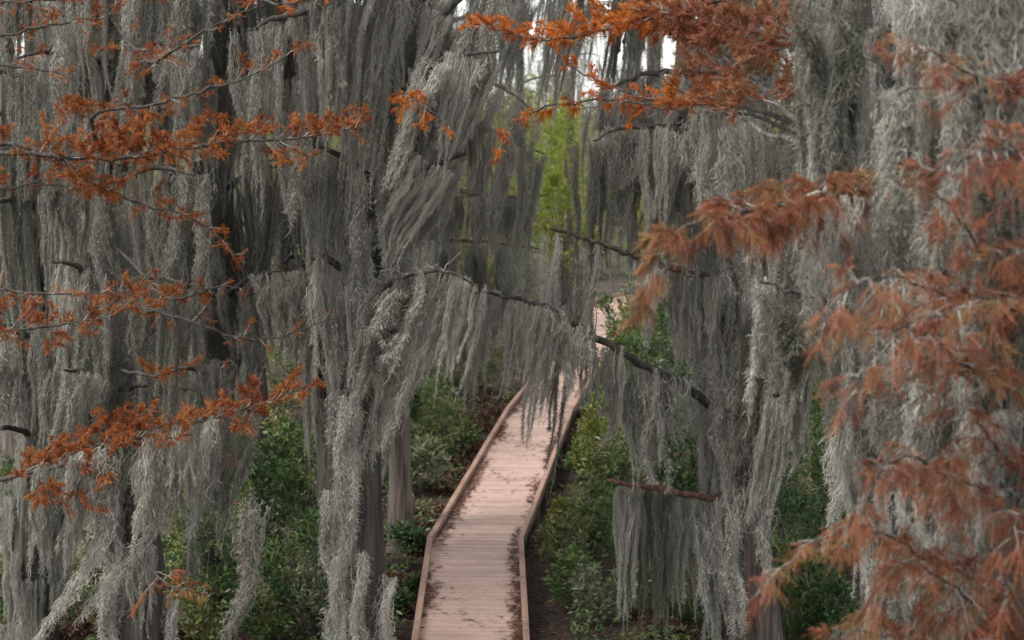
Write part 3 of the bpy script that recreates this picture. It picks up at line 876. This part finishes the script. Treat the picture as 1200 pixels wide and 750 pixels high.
T4 = Tree('dark cypress behind the diagonal moss wisps', [(160, 800, 28), (158, 650, 28), (140, 500, 28), (125, 350, 28), (116, 200, 28), (122, 0, 28), (126, -160, 28)], [.42, .34, .28, .24, .21, .18, .15])
T5 = Tree('dark cypress almost hidden in moss at the picture edge', [(40, 800, 31), (42, 600, 31), (52, 400, 31), (62, 250, 31), (50, 0, 31), (48, -160, 31)], [.42, .34, .3, .27, .22, .18])
T6 = Tree('leaning dark cypress behind the rust branches', [(402, 640, 36), (392, 500, 36), (382, 350, 35), (362, 140, 33.5), (330, 30, 33), (300, -120, 33)], [.42, .34, .3, .27, .24, .2])
T6b = Tree('dark cypress in shade between the hidden and leaning ones', [(245, 790, 33), (248, 600, 33), (255, 400, 33), (262, 200, 33), (258, 0, 33), (260, -160, 33)], [.40, .32, .27, .24, .2, .17])
for T, x0, rows in (
    (T4, 120, [(-70, 40, 240, 2.2, 5), (-50, 60, 230, 2.4, 7), (60, 20, 220, 2.2, 7), (200, 60, 230, 2.2, 6), (330, 60, 215, 2.2, 6), (450, 75, 230, 2.2, 6)]),
    (T5, 50, [(-70, -60, 150, 2.0, 5), (-40, -40, 130, 2.4, 5), (90, -30, 110, 2.4, 5), (230, -30, 100, 2.4, 5), (390, -30, 90, 2.4, 5), (500, -30, 120, 2.3, 5)]),
    (T6b, 258, [(-30, 190, 340, 2.4, 6), (80, 190, 330, 2.4, 6), (215, 190, 340, 2.4, 6), (340, 190, 330, 1.7, 6), (430, 190, 275, 1.9, 3)]),
    (T6, 360, [(20, 290, 430, 2.2, 6), (190, 310, 420, 2.2, 5), (300, 330, 420, 1.7, 5)])):
    dsc = {id(T4): 'dark cypress behind the wisps', id(T5): 'cypress at the picture edge', id(T6): 'leaning dark cypress', id(T6b): 'shaded middle cypress'}[id(T)]
    d0 = T.path[0][1]
    for j, (yy, xa, xb, L, n) in enumerate(rows):
        xt = float(600 + F * along(T.path, .75)[0] / d0) if j < 2 else x0
        wh = ['from the top limbs of the ', 'from the upper limbs of the ', 'from the middle limbs of the ', 'from the lower limbs of the ', 'from the lowest limbs of the ', 'from the lowest limbs of the '][j] + dsc
        for xe, k in ((xa, n // 2), (xb, n - n // 2)):
            dz = rng.uniform(-25, 25)
            p = T.branch([(x0, yy + 15, d0), ((x0 + xe) / 2, yy - 5 + dz * .5, d0 - 1.2), (xe, yy + dz, d0 - rng.uniform(1.2, 3))], .06, .015)
            moss_row(p, k, L, .75, wh, rng.uniform(-2, 6))

# cypress standing just outside the frame, with rust sprays reaching in
moss_coat(T4.path, T4.rad, 16, 1.9, .4, 'on the trunk behind the wisps', (.12, .75))
moss_coat(T5.path, T5.rad, 18, 1.9, .4, 'on the trunk at the picture edge', (.1, .75))
moss_coat(T6b.path, T6b.rad, 14, 1.9, .4, 'on the shaded middle trunk', (.12, .75))
moss_coat(T6.path, T6.rad, 10, 1.9, .4, 'on the leaning trunk', (.3, .8))
T10 = Tree('cypress rooted beyond the picture edge whose rust needled branches reach in', [(-190, 900, 23), (-185, 500, 23), (-180, 100, 23), (-178, -120, 23)], [.4, .3, .25, .2])
def spray(T, pts, needles, r0=.022, **kw):
    a = dict(u0=.15, u1=1.0, nsec=14, slen=.5, dens=24, up=.2, flat=.5)
    a.update(kw)
    a.pop('mat2', None)
    return T.branch(pts, r0, .004, needles=needles, **a)
o6 = spray(T10, [(-182, 560, 23), (-60, 572, 22.6), (60, 548, 22.3), (160, 515, 22.2), (250, 490, 22.2), (345, 462, 22.4)], NEEDLE, .035, u0=.38, nsec=44, slen=.7, dens=30)
spray(T10, [(-182, 150, 23), (-40, 165, 22.6), (60, 180, 22.5), (105, 212, 22.4), (160, 236, 22.3), (235, 262, 22.2), (278, 300, 22.2)], NEEDLE, .03, u0=.35, nsec=34, slen=.5, dens=24, bare=.25)
spray(T10, [(-182, 170, 23), (-40, 175, 22.4), (130, 185, 22.2), (260, 168, 22), (360, 160, 22), (432, 148, 22)], NEEDLE, .035, u0=.4, nsec=48, slen=.6, dens=28)
spray(T10, [(-182, 400, 23), (-60, 392, 22.8), (40, 385, 22.6), (130, 372, 22.4)], NEEDLE, .03, u0=.35, nsec=22, slen=.6, dens=24)
spray(T10, [(-182, 60, 23), (-40, 50, 22.8), (60, 30, 22.6), (140, 18, 22.5)], NEEDLE, .03, u0=.3, nsec=18, slen=.5, dens=18, bare=.3)
spray(T10, [(-182, 90, 23), (-50, 75, 22.8), (40, 80, 22.6), (90, 95, 22.5)], NEEDLE, .03, u0=.4, nsec=10, slen=.4, dens=18, bare=.3)
spray(T4, [(122, 10, 28), (170, 70, 25), (200, 60, 23.4), (250, 30, 23), (300, 8, 23)], NEEDLE, .03, u0=.3, nsec=22, slen=.45, dens=18, bare=.3)
spray(T4, [(118, 180, 28), (110, 135, 24.5), (170, 125, 23.2), (225, 110, 23), (290, 90, 23), (370, 45, 23)], NEEDLE, .03, u0=.3, nsec=30, slen=.45, dens=24, bare=.2)
spray(T4, [(125, 360, 28), (160, 360, 24.5), (220, 375, 23.2), (300, 398, 23), (400, 372, 23)], NEEDLE, .03, u0=.25, nsec=26, slen=.45, dens=16, bare=.35)
spray(T4, [(120, 270, 28), (190, 345, 24.5), (225, 345, 23.2), (265, 335, 23), (290, 345, 23)], NEEDLE, .025, u0=.4, nsec=14, slen=.35, dens=26)
spray(T4, [(132, 430, 28), (180, 440, 24.5), (215, 430, 23.2), (250, 430, 23), (270, 440, 23)], NEEDLE, .022, u0=.5, nsec=9, slen=.32, dens=26)
spray(T10, [(-182, 230, 23), (-60, 235, 22.6), (40, 215, 22.4), (110, 225, 22.3)], NEEDLE, .025, u0=.4, nsec=14, slen=.5, dens=20, bare=.2)
spray(T10, [(-182, 340, 23), (-60, 335, 22.4), (60, 345, 22), (150, 340, 22)], NEEDLE, .022, u0=.4, nsec=16, slen=.45, dens=14, bare=.3)
spray(T10, [(-182, 0, 23), (-60, 5, 22.6), (60, 0, 22.4), (200, -5, 22.3)], NEEDLE, .022, u0=.4, nsec=16, slen=.5, dens=16, bare=.2)
spray(T6b, [(258, -40, 33), (290, -10, 25), (330, 5, 23), (380, -5, 23)], NEEDLE_BRIGHT, .03, u0=.4, nsec=18, slen=.45, dens=26)
spray(T6b, [(248, 560, 33), (262, 530, 26), (275, 545, 23), (290, 590, 22.6), (296, 650, 22.5)], NEEDLE, .02, u0=.5, nsec=14, slen=.32, dens=22, droop=.5, bare=.3)
spray(T4, [(150, 640, 28), (190, 680, 26), (215, 690, 25), (250, 690, 24.6)], NEEDLE, .02, u0=.4, nsec=10, slen=.5, dens=14, droop=.4, bare=.3)
spray(T1, [(470, 115, 27), (480, 115, 25.2), (500, 125, 24.6), (528, 150, 24.4)], NEEDLE_BRIGHT, .015, u0=.3, nsec=12, slen=.32, dens=34, droop=.3)
# moss wisps blown aside under the lowest rust branch
D = 22.2
for (xt, yt, xb, yb, W, lab) in ((122, 530, 38, 756, .46, 'longest pale moss wisp blown diagonally below the lowest rust branch'),
                                 (190, 510, 92, 725, .42, 'second pale moss wisp blown aside next to the longest one'),
                                 (247, 494, 221, 628, .24, 'thin pale moss wisp hanging from the tip half of the lowest rust branch'),
                                 (295, 590, 256, 770, .62, 'thick pale moss hank hanging under the drooping rust twig')):
    a, b = at(xt, yt, D - .15), at(xb, yb, D + .1)
    L = float(np.linalg.norm(b - a))
    mid = a * .62 + b * .38 + np.array([(a[0] - b[0]) * .26, 0, (b[2] - a[2]) * .10])
    base = smooth_path([a, mid, b], 14) - a
    m = MB(); ns = 110
    tt0 = np.concatenate([np.zeros(30), rng.random(ns - 30) * .8])[:, None]
    T = np.clip(tt0 + np.linspace(0, .26, 16)[None], 0, 1)
    uq = np.linspace(0, 1, len(base))
    P = np.stack([np.interp(T, uq, base[:, k]) for k in range(3)], -1)
    rad = W * .17 * (1.05 - T) ** .7
    off = rng.normal(size=(ns, 1, 3)) * .8
    ph = rng.uniform(0, 6.28, (ns, 1, 3))
    P = P + off * rad[..., None] + .014 * np.sin(T[..., None] * L * 30 + ph) + .03 * np.sin(T[..., None] * 9 + ph[:, :, ::-1])
    ribbons(m, P, .0055)
    q = P.reshape(-1, 3); q = q[rng.integers(0, len(q), 4000)]
    d = unit(rng.normal(size=q.shape) * [.8, .8, .4] + [-.3, 0, -1.0]); l = rng.uniform(.02, .10, (len(q), 1)) * rng.uniform(.5, 1.3, (len(q), 1))
    c2 = unit(d + rng.normal(size=q.shape) * .8 + [0, 0, -.4])
    ribbons(m, np.stack([q, q + d * l * .6, q + d * l * .6 + c2 * l * .6], 1), .0042)
    o = bpy.data.objects.new('spanish_moss', m.mesh('moss', MOSS)); COL.objects.link(o); o.location = tuple(float(v) for v in a)
    tag(o, lab, 'spanish moss', 'moss blown aside below the lowest rust branch')
moss_row(o6, 9, 1.2, .5, 'from the lowest rust needled branch', 8, (.4, .95))

T9 = Tree('shaded cypress behind the nearest blurred one', [(1100, 800, 24), (1096, 500, 24), (1085, 250, 24), (1090, 0, 24), (1092, -160, 24)], [.36, .28, .22, .19, .16])
moss_coat(T9.path, T9.rad, 12, 1.8, .4, 'on the trunk behind the nearest blurred one', (.15, .85))
for j, yy in enumerate((-40, 40, 130, 250, 370, 500)):
    for xe, k in ((985, 3), (1225, 3)):
        p = T9.branch([(1092, yy + 20, 24), ((1092 + xe) / 2, yy - 8, 23.5), (xe, yy + rng.uniform(-15, 15), 22.5)], .05, .012)
        moss_row(p, k, 1.9, .6, 'from the ' + ['top', 'second', 'third', 'fourth', 'fifth', 'lowest'][j] + ' limbs behind the nearest blurred cypress', 2)
T9.crown()
for T in (T1, T3, T4, T5, T6, T6b): T.crown()  # overhead crowns added to shade the moss and trunks below

# ------------------------------------------------------------------ foreground trees, out of focus
T8 = Tree('blurred cypress behind the tall pale moss column', [(1040, 800, 16.5), (1035, 500, 16.5), (1025, 250, 16.5), (1008, 60, 16.5), (1000, -150, 16.5)], [.2, .17, .15, .13, .11])
moss_coat(T8.path, T8.rad, 22, 1.6, .38, 'on the tall blurred moss column', (.12, .97), 0, 80)
p = T8.branch([(1012, 120, 16.5), (985, 60, 15.5), (975, -60, 14.6)], .05); moss_row(p, 8, 1.7, .42, 'from the limb before the tall moss column', 0, (.3, 1))
spray(T8, [(1020, 180, 16.5), (945, 148, 17), (880, 95, 18), (840, 55, 19), (790, 25, 20), (740, 10, 20.5)], NEEDLE_PINK, .035, u0=.25, nsec=46, slen=.6, dens=30, flat=.35)
spray(T8, [(1012, 70, 16.5), (930, 45, 17.5), (850, 30, 18.5), (760, 8, 19)], NEEDLE_PINK, .03, u0=.2, nsec=34, slen=.55, dens=30, flat=.35)
spray(T8, [(1005, 0, 16.5), (900, -10, 18), (760, 20, 20), (660, 45, 21.5), (600, 40, 22), (560, 28, 22.2)], NEEDLE_BRIGHT, .035, u0=.42, nsec=44, slen=.55, dens=34, flat=.35)
spray(T8, [(1020, 190, 16.5), (890, 130, 19), (800, 120, 21), (745, 112, 21.8), (690, 90, 22), (655, 65, 22)], NEEDLE_BRIGHT, .03, u0=.45, nsec=24, slen=.5, dens=26, flat=.35, mat2=None)
spray(T8, [(1022, 215, 16.5), (900, 140, 19), (800, 130, 21), (720, 118, 22), (640, 125, 22.4), (600, 150, 22.6), (580, 190, 22.6)], NEEDLE_BRIGHT, .02, u0=.68, nsec=16, slen=.34, dens=34, droop=.3)
spray(T8, [(1024, 225, 16.5), (985, 215, 14.8), (925, 240, 13.6), (850, 252, 13), (800, 268, 12.8), (760, 320, 12.8)], NEEDLE_PINK, .03, u0=.35, nsec=38, slen=.42, dens=42, droop=.45, bl=.10)
p = T8.branch([(1015, 150, 16.5), (930, 165, 18), (850, 130, 20), (800, 115, 21)], .03, .008, mat2=LICHEN, stubs=6); moss_row(p, 8, 1.5, .4, 'from the lichen pale limb over the rust spray', 2)
p = T8.branch([(1024, 240, 16.5), (1005, 215, 15), (960, 225, 14), (925, 240, 13.6)], .035, .012, mat2=LICHEN); moss_row(p, 6, 1.1, .35, 'from the short blurred lichen limb', 0)
p = T8.branch([(1030, 380, 16.5), (960, 350, 16), (890, 330, 16)], .03); moss_row(p, 7, 1.1, .4, 'from the limb below the blurred rust spray', 2)

T7 = Tree('blurred dark cypress nearest the picture edge among rust sprays', [(1192, 820, 13), (1182, 500, 13), (1178, 280, 13), (1170, 60, 13), (1168, -150, 13)], [.2, .15, .14, .12, .1])
moss_coat(T7.path, T7.rad, 36, 1.3, .28, 'on the nearest blurred trunk', (.1, 1), 0, 85)
T7.branch([(1172, 190, 13), (1155, 110, 12.6), (1125, 20, 12.2), (1105, -30, 12)], .022, .012, mat2=LICHEN)
for (pts, kw) in (
    ([(1175, 130, 13), (1140, 90, 12.6), (1085, 62, 12.4), (1040, 70, 12.4)], dict(nsec=18, slen=.3, dens=34, droop=.5)),
    ([(1178, 250, 13), (1230, 180, 12.2), (1160, 175, 11.8), (1085, 205, 11.6)], dict(nsec=26, slen=.35, dens=46, droop=.5, u0=.3)),
    ([(1180, 330, 13), (1150, 300, 12.6), (1100, 230, 12.4), (1050, 215, 12.4)], dict(nsec=14, slen=.28, dens=30, droop=.6)),
    ([(1182, 360, 13), (1120, 350, 12.4), (1050, 325, 12), (985, 345, 11.8), (960, 400, 11.8)], dict(nsec=26, slen=.34, dens=34, droop=.7)),
    ([(1184, 460, 13), (1130, 430, 12.2), (1070, 385, 11.8), (1020, 420, 11.6), (1000, 480, 11.6)], dict(nsec=26, slen=.36, dens=36, droop=.8)),
    ([(1182, 300, 13), (1215, 290, 12.5), (1190, 295, 12), (1150, 310, 11.8)], dict(nsec=12, slen=.3, dens=34, droop=.6)),
    ([(1184, 350, 13), (1215, 355, 12.2), (1170, 350, 11.8), (1100, 370, 11.6)], dict(nsec=20, slen=.32, dens=34, droop=.6)),
    ([(1186, 560, 13), (1150, 500, 12.4), (1130, 480, 12.2), (1110, 540, 12)], dict(nsec=12, slen=.3, dens=36, droop=.9)),
    ([(1186, 590, 13), (1120, 560, 12.4), (1060, 535, 12), (1020, 570, 11.8), (985, 640, 11.8)], dict(nsec=28, slen=.36, dens=38, droop=.8)),
    ([(1188, 690, 13), (1110, 665, 12.4), (1030, 625, 12.2), (960, 632, 12), (890, 690, 12)], dict(nsec=28, slen=.36, dens=34, droop=.6)),
    ([(1190, 740, 13), (1120, 690, 12.2), (1060, 660, 12), (1020, 720, 12)], dict(nsec=22, slen=.36, dens=36, droop=.8)),
    ([(1188, 640, 13), (1215, 600, 12.2), (1185, 620, 12), (1178, 720, 12)], dict(nsec=14, slen=.28, dens=40, droop=1.0)),
    ([(1190, 780, 13), (1100, 760, 12.2), (1010, 740, 12), (960, 760, 12)], dict(nsec=20, slen=.34, dens=34, droop=.5))):
    a = dict(r0=.012, bl=.10, flat=.5, bare=.2); a.update(kw); a['droop'] *= .6; a['dens'] *= .56
    spray(T7, pts, NEEDLE_PINK, **a)
for j, (yy, xe, n, L) in enumerate([(-30, 1080, 6, 1.3), (40, 1240, 4, 1.3), (110, 1050, 7, 1.2), (200, 1060, 7, 1.2), (330, 1040, 7, 1.2), (440, 1060, 6, 1.2), (450, 1240, 4, 1.2), (560, 1060, 6, 1.1)]):
    p = T7.branch([(1178, yy + 20, 13), ((1178 + xe) / 2, yy - 10, 13.4), (xe, yy, 14)], .025, .006)
    moss_row(p, n, L, .36, ['from the top limb', 'from the outer limb', 'from the second limb', 'from the third limb', 'from the fourth limb', 'from the fifth limb', 'from the outer low limb', 'from the lowest limb'][j] + ' of the nearest blurred cypress', 1)

# ------------------------------------------------------------------ the wood behind: slimmer cypresses, their moss, bright trees beyond
mbf = MB()
FAR = [(15, 45), (95, 50), (185, 44), (225, 58), (300, 52), (345, 66), (405, 60), (445, 72), (520, 68), (560, 80), (610, 95), (750, 74), (778, 58), (672, 104), (815, 50), (885, 46), (940, 56), (990, 44), (1050, 50), (1110, 42), (1165, 54), (1210, 46), (-60, 40), (1270, 40)]
for i, (x, d) in enumerate(FAR):
    X_ = (x - 600) / F * d
    top = 15.5 + rng.random() * 2
    pts = np.array([[X_, d, -.3], [X_ + rng.normal() * .15, d, 3], [X_ + rng.normal() * .3, d, 8], [X_ + rng.normal() * .4, d, top]])
    T = Tree('slim mossy cypress standing in the wood behind the nearer trunks', pts - 0 if True else pts, [.42, .26, .2, .12], group='cypresses of the wood behind', seg=10) if False else None
    r = thing('bald_cypress', (X_, d, 0), 'slim mossy cypress standing in the wood behind the nearer trunks', 'tree', 'cypresses of the wood behind')
    m = MB(); path = smooth_path(pts, 6); tube(m, path, [.46, .27, .22, .19, .15], 10, 0, .15); m.build('trunk', BARK if i % 3 else BARK_GREY, r)
    gap = 520 < x < 760
    if not 480 < x < 800:
        cr = MB(); shade_crown(cr, path[-1], 14.4 + max(0, d - 60) * .03, 5, 3.0, 260); cr.build('crown', NEEDLE, r)  # unseen crown added for shade; trees around the bright centre go without
    for k in range(8 if not gap else 8):
        z = rng.uniform(4.5 if not gap else 9.4, 14.5)
        a = rng.uniform(0, 6.28); l = rng.uniform(1.2, 3.0)
        b0 = along(path, z / top); dv = np.array([math.cos(a) * l, math.sin(a) * l * .6, rng.uniform(-.2, .5)])
        q = b0 + dv * np.linspace(0, 1, 6)[:, None]; q[:, 2] += .25 * np.sin(np.linspace(0, 3, 6))
        m = MB(); tube(m, q, [.06, .012], 6); m.build('branch', BARK, r)
        for h in range(4):
            moss_hank(mbf, rng.uniform(1.4, 3.2) * (1 if not gap else .9), rng.uniform(.4, .9) * max(1, d / 60), 8, 8, wid=.016, fuzz=.5, step=.14, curl=.02, root=along(q, rng.uniform(.15, 1)), shear=rng.normal() * .05)
    for h in range(7):
        u = rng.uniform(.15 if not gap else .62, .95); c = along(path, u); a = rng.uniform(-1.3, 1.3)
        moss_hank(mbf, rng.uniform(1.2, 2.4), .35, 5, 8, wid=.016, fuzz=.5, step=.14, curl=.02, root=c + [math.sin(a) * .3, -math.cos(a) * .3, 0])
tag(mbf.build('hanging_moss', MOSS), 'veil of grey spanish moss hanging in the wood behind', 'spanish moss', kind='stuff')

BT = [(665, 82, 8.3, 1.7, 'sunlit_tint', 'bright yellow green tree glowing through the gap above the boardwalk'), (700, 98, 8.5, 3.0, 'sunlit_tint', 'bright tree beyond the far end of the boardwalk'),
      (585, 88, 8.0, 2.4, 'yellow', 'yellow green tree behind the far boardwalk bend'), (515, 84, 8.4, 2.0, 'yellow', 'yellow green tree behind the cut limb'),
      (385, 78, 8.6, 2.2, 'sunlit_tint', 'bright green tree showing between the leaning and thick trunks'), (460, 92, 7.5, 2.6, 'olive', 'olive tree far behind the slim trunk'),
      (800, 82, 8.0, 2.6, 'yellow', 'yellow green tree behind the grooved trunk'), (880, 70, 8.0, 2.4, 'olive', 'olive tree behind the limb past the grooved trunk'),
      (1010, 66, 8.0, 2.6, 'mid', 'green tree behind the tall blurred moss column'), (300, 74, 7.5, 2.6, 'olive', 'olive tree behind the shaded cypress'),
      (180, 70, 7.5, 2.6, 'mid', 'green tree behind the dark cypress'), (60, 66, 7.5, 2.4, 'olive', 'olive tree at the far picture edge')]
BT += [(430, 110, 9.5, 3.4, 'yellow', 'pale yellow tree in the farthest wood past the thick trunk'), (560, 118, 9.0, 3.4, 'sunlit_tint', 'farthest bright tree under the bright sky gap'),
       (625, 125, 9.0, 3.6, 'yellow', 'farthest yellow tree under the bright sky gap'), (745, 120, 9.5, 3.6, 'yellow', 'farthest yellow tree past the sunlit one'),
       (850, 105, 9.0, 3.4, 'olive', 'farthest olive tree past the grooved trunk'), (1100, 90, 9.0, 3.2, 'olive', 'farthest olive tree past the rust sprays'),
       (250, 95, 9.0, 3.2, 'olive', 'farthest olive tree past the shaded cypress'), (110, 90, 9.0, 3.2, 'olive', 'farthest olive tree past the dark cypress')]
for x, d, h, rx, k, lab in BT:
    X_ = (x - 600) / F * d
    b = np.array([X_, d, 0.0]); r = thing('broadleaf_tree', b, lab, 'tree', 'broadleaf trees beyond the cypresses')
    m = MB(); cr = MB()
    tube(m, smooth_path([b + [0, 0, -.3], b + [.1, 0, h * .4], b + [-.1, 0, h * .8]], 5), [.2, .14, .05], 9)
    tmp = MB(); foliage_cloud(tmp, 14, b, h, rx, 620, 8, .17, low=.18, shell=.35)
    for (f, mi, sm), v in zip(tmp.f, tmp.v): (m if mi == 1 else cr).add(v, f - f.min(), 0, sm)
    m.build('trunk', BARK_GREY, r); cr.build('crown', LEAF[k], r)
for i in range(34):
    d = rng.uniform(56, 100); x = rng.uniform(-60, 1260)
    if abs((x - 600) / F * d - walk_x(d)) < 2.2: continue
    shrub(x, d, rng.uniform(1.6, 3.6), rng.uniform(.9, 1.6), ['olive', 'mid', 'pale', 'yellow'][i % 4], 'leafy bush deep in the wood behind the cypress trunks', n=150, size=.16, per=7, group='bushes deep in the wood')
for i in range(16):
    d = rng.uniform(84, 118); x = rng.uniform(430, 790)
    if abs((x - 600) / F * d - walk_x(min(d, 91))) < 2.4: continue
    shrub(x, d, rng.uniform(2.2, 4.2), rng.uniform(1.2, 2.0), ['yellow', 'pale', 'olive', 'sunlit_tint'][i % 4], 'leafy bush in the bright wood past the end of the boardwalk', n=150, size=.2, per=7, group='bushes past the end of the boardwalk')
# the far edge of the swamp: one closed mass of trees
mb = MB(); N = 46000
fx = rng.uniform(-75, 75, N); fy = rng.uniform(135, 185, N)
ht = 8.6 + 1.6 * np.sin(fx * .35 + 1) + 1.1 * np.sin(fx * .83 + fy * .2) + .7 * np.sin(fx * 2.1)
leaves(mb, np.stack([fx, fy, rng.random(N) ** .8 * ht], -1), rng.normal(size=(N, 3)) * [1, 1, .6], .75)
tag(mb.build('distant_wood', LEAF['yellow']), 'pale yellow green wood closing the far side of the swamp', 'wood', kind='stuff')
place_hanks(290)
print('HANKS', N_HANK)
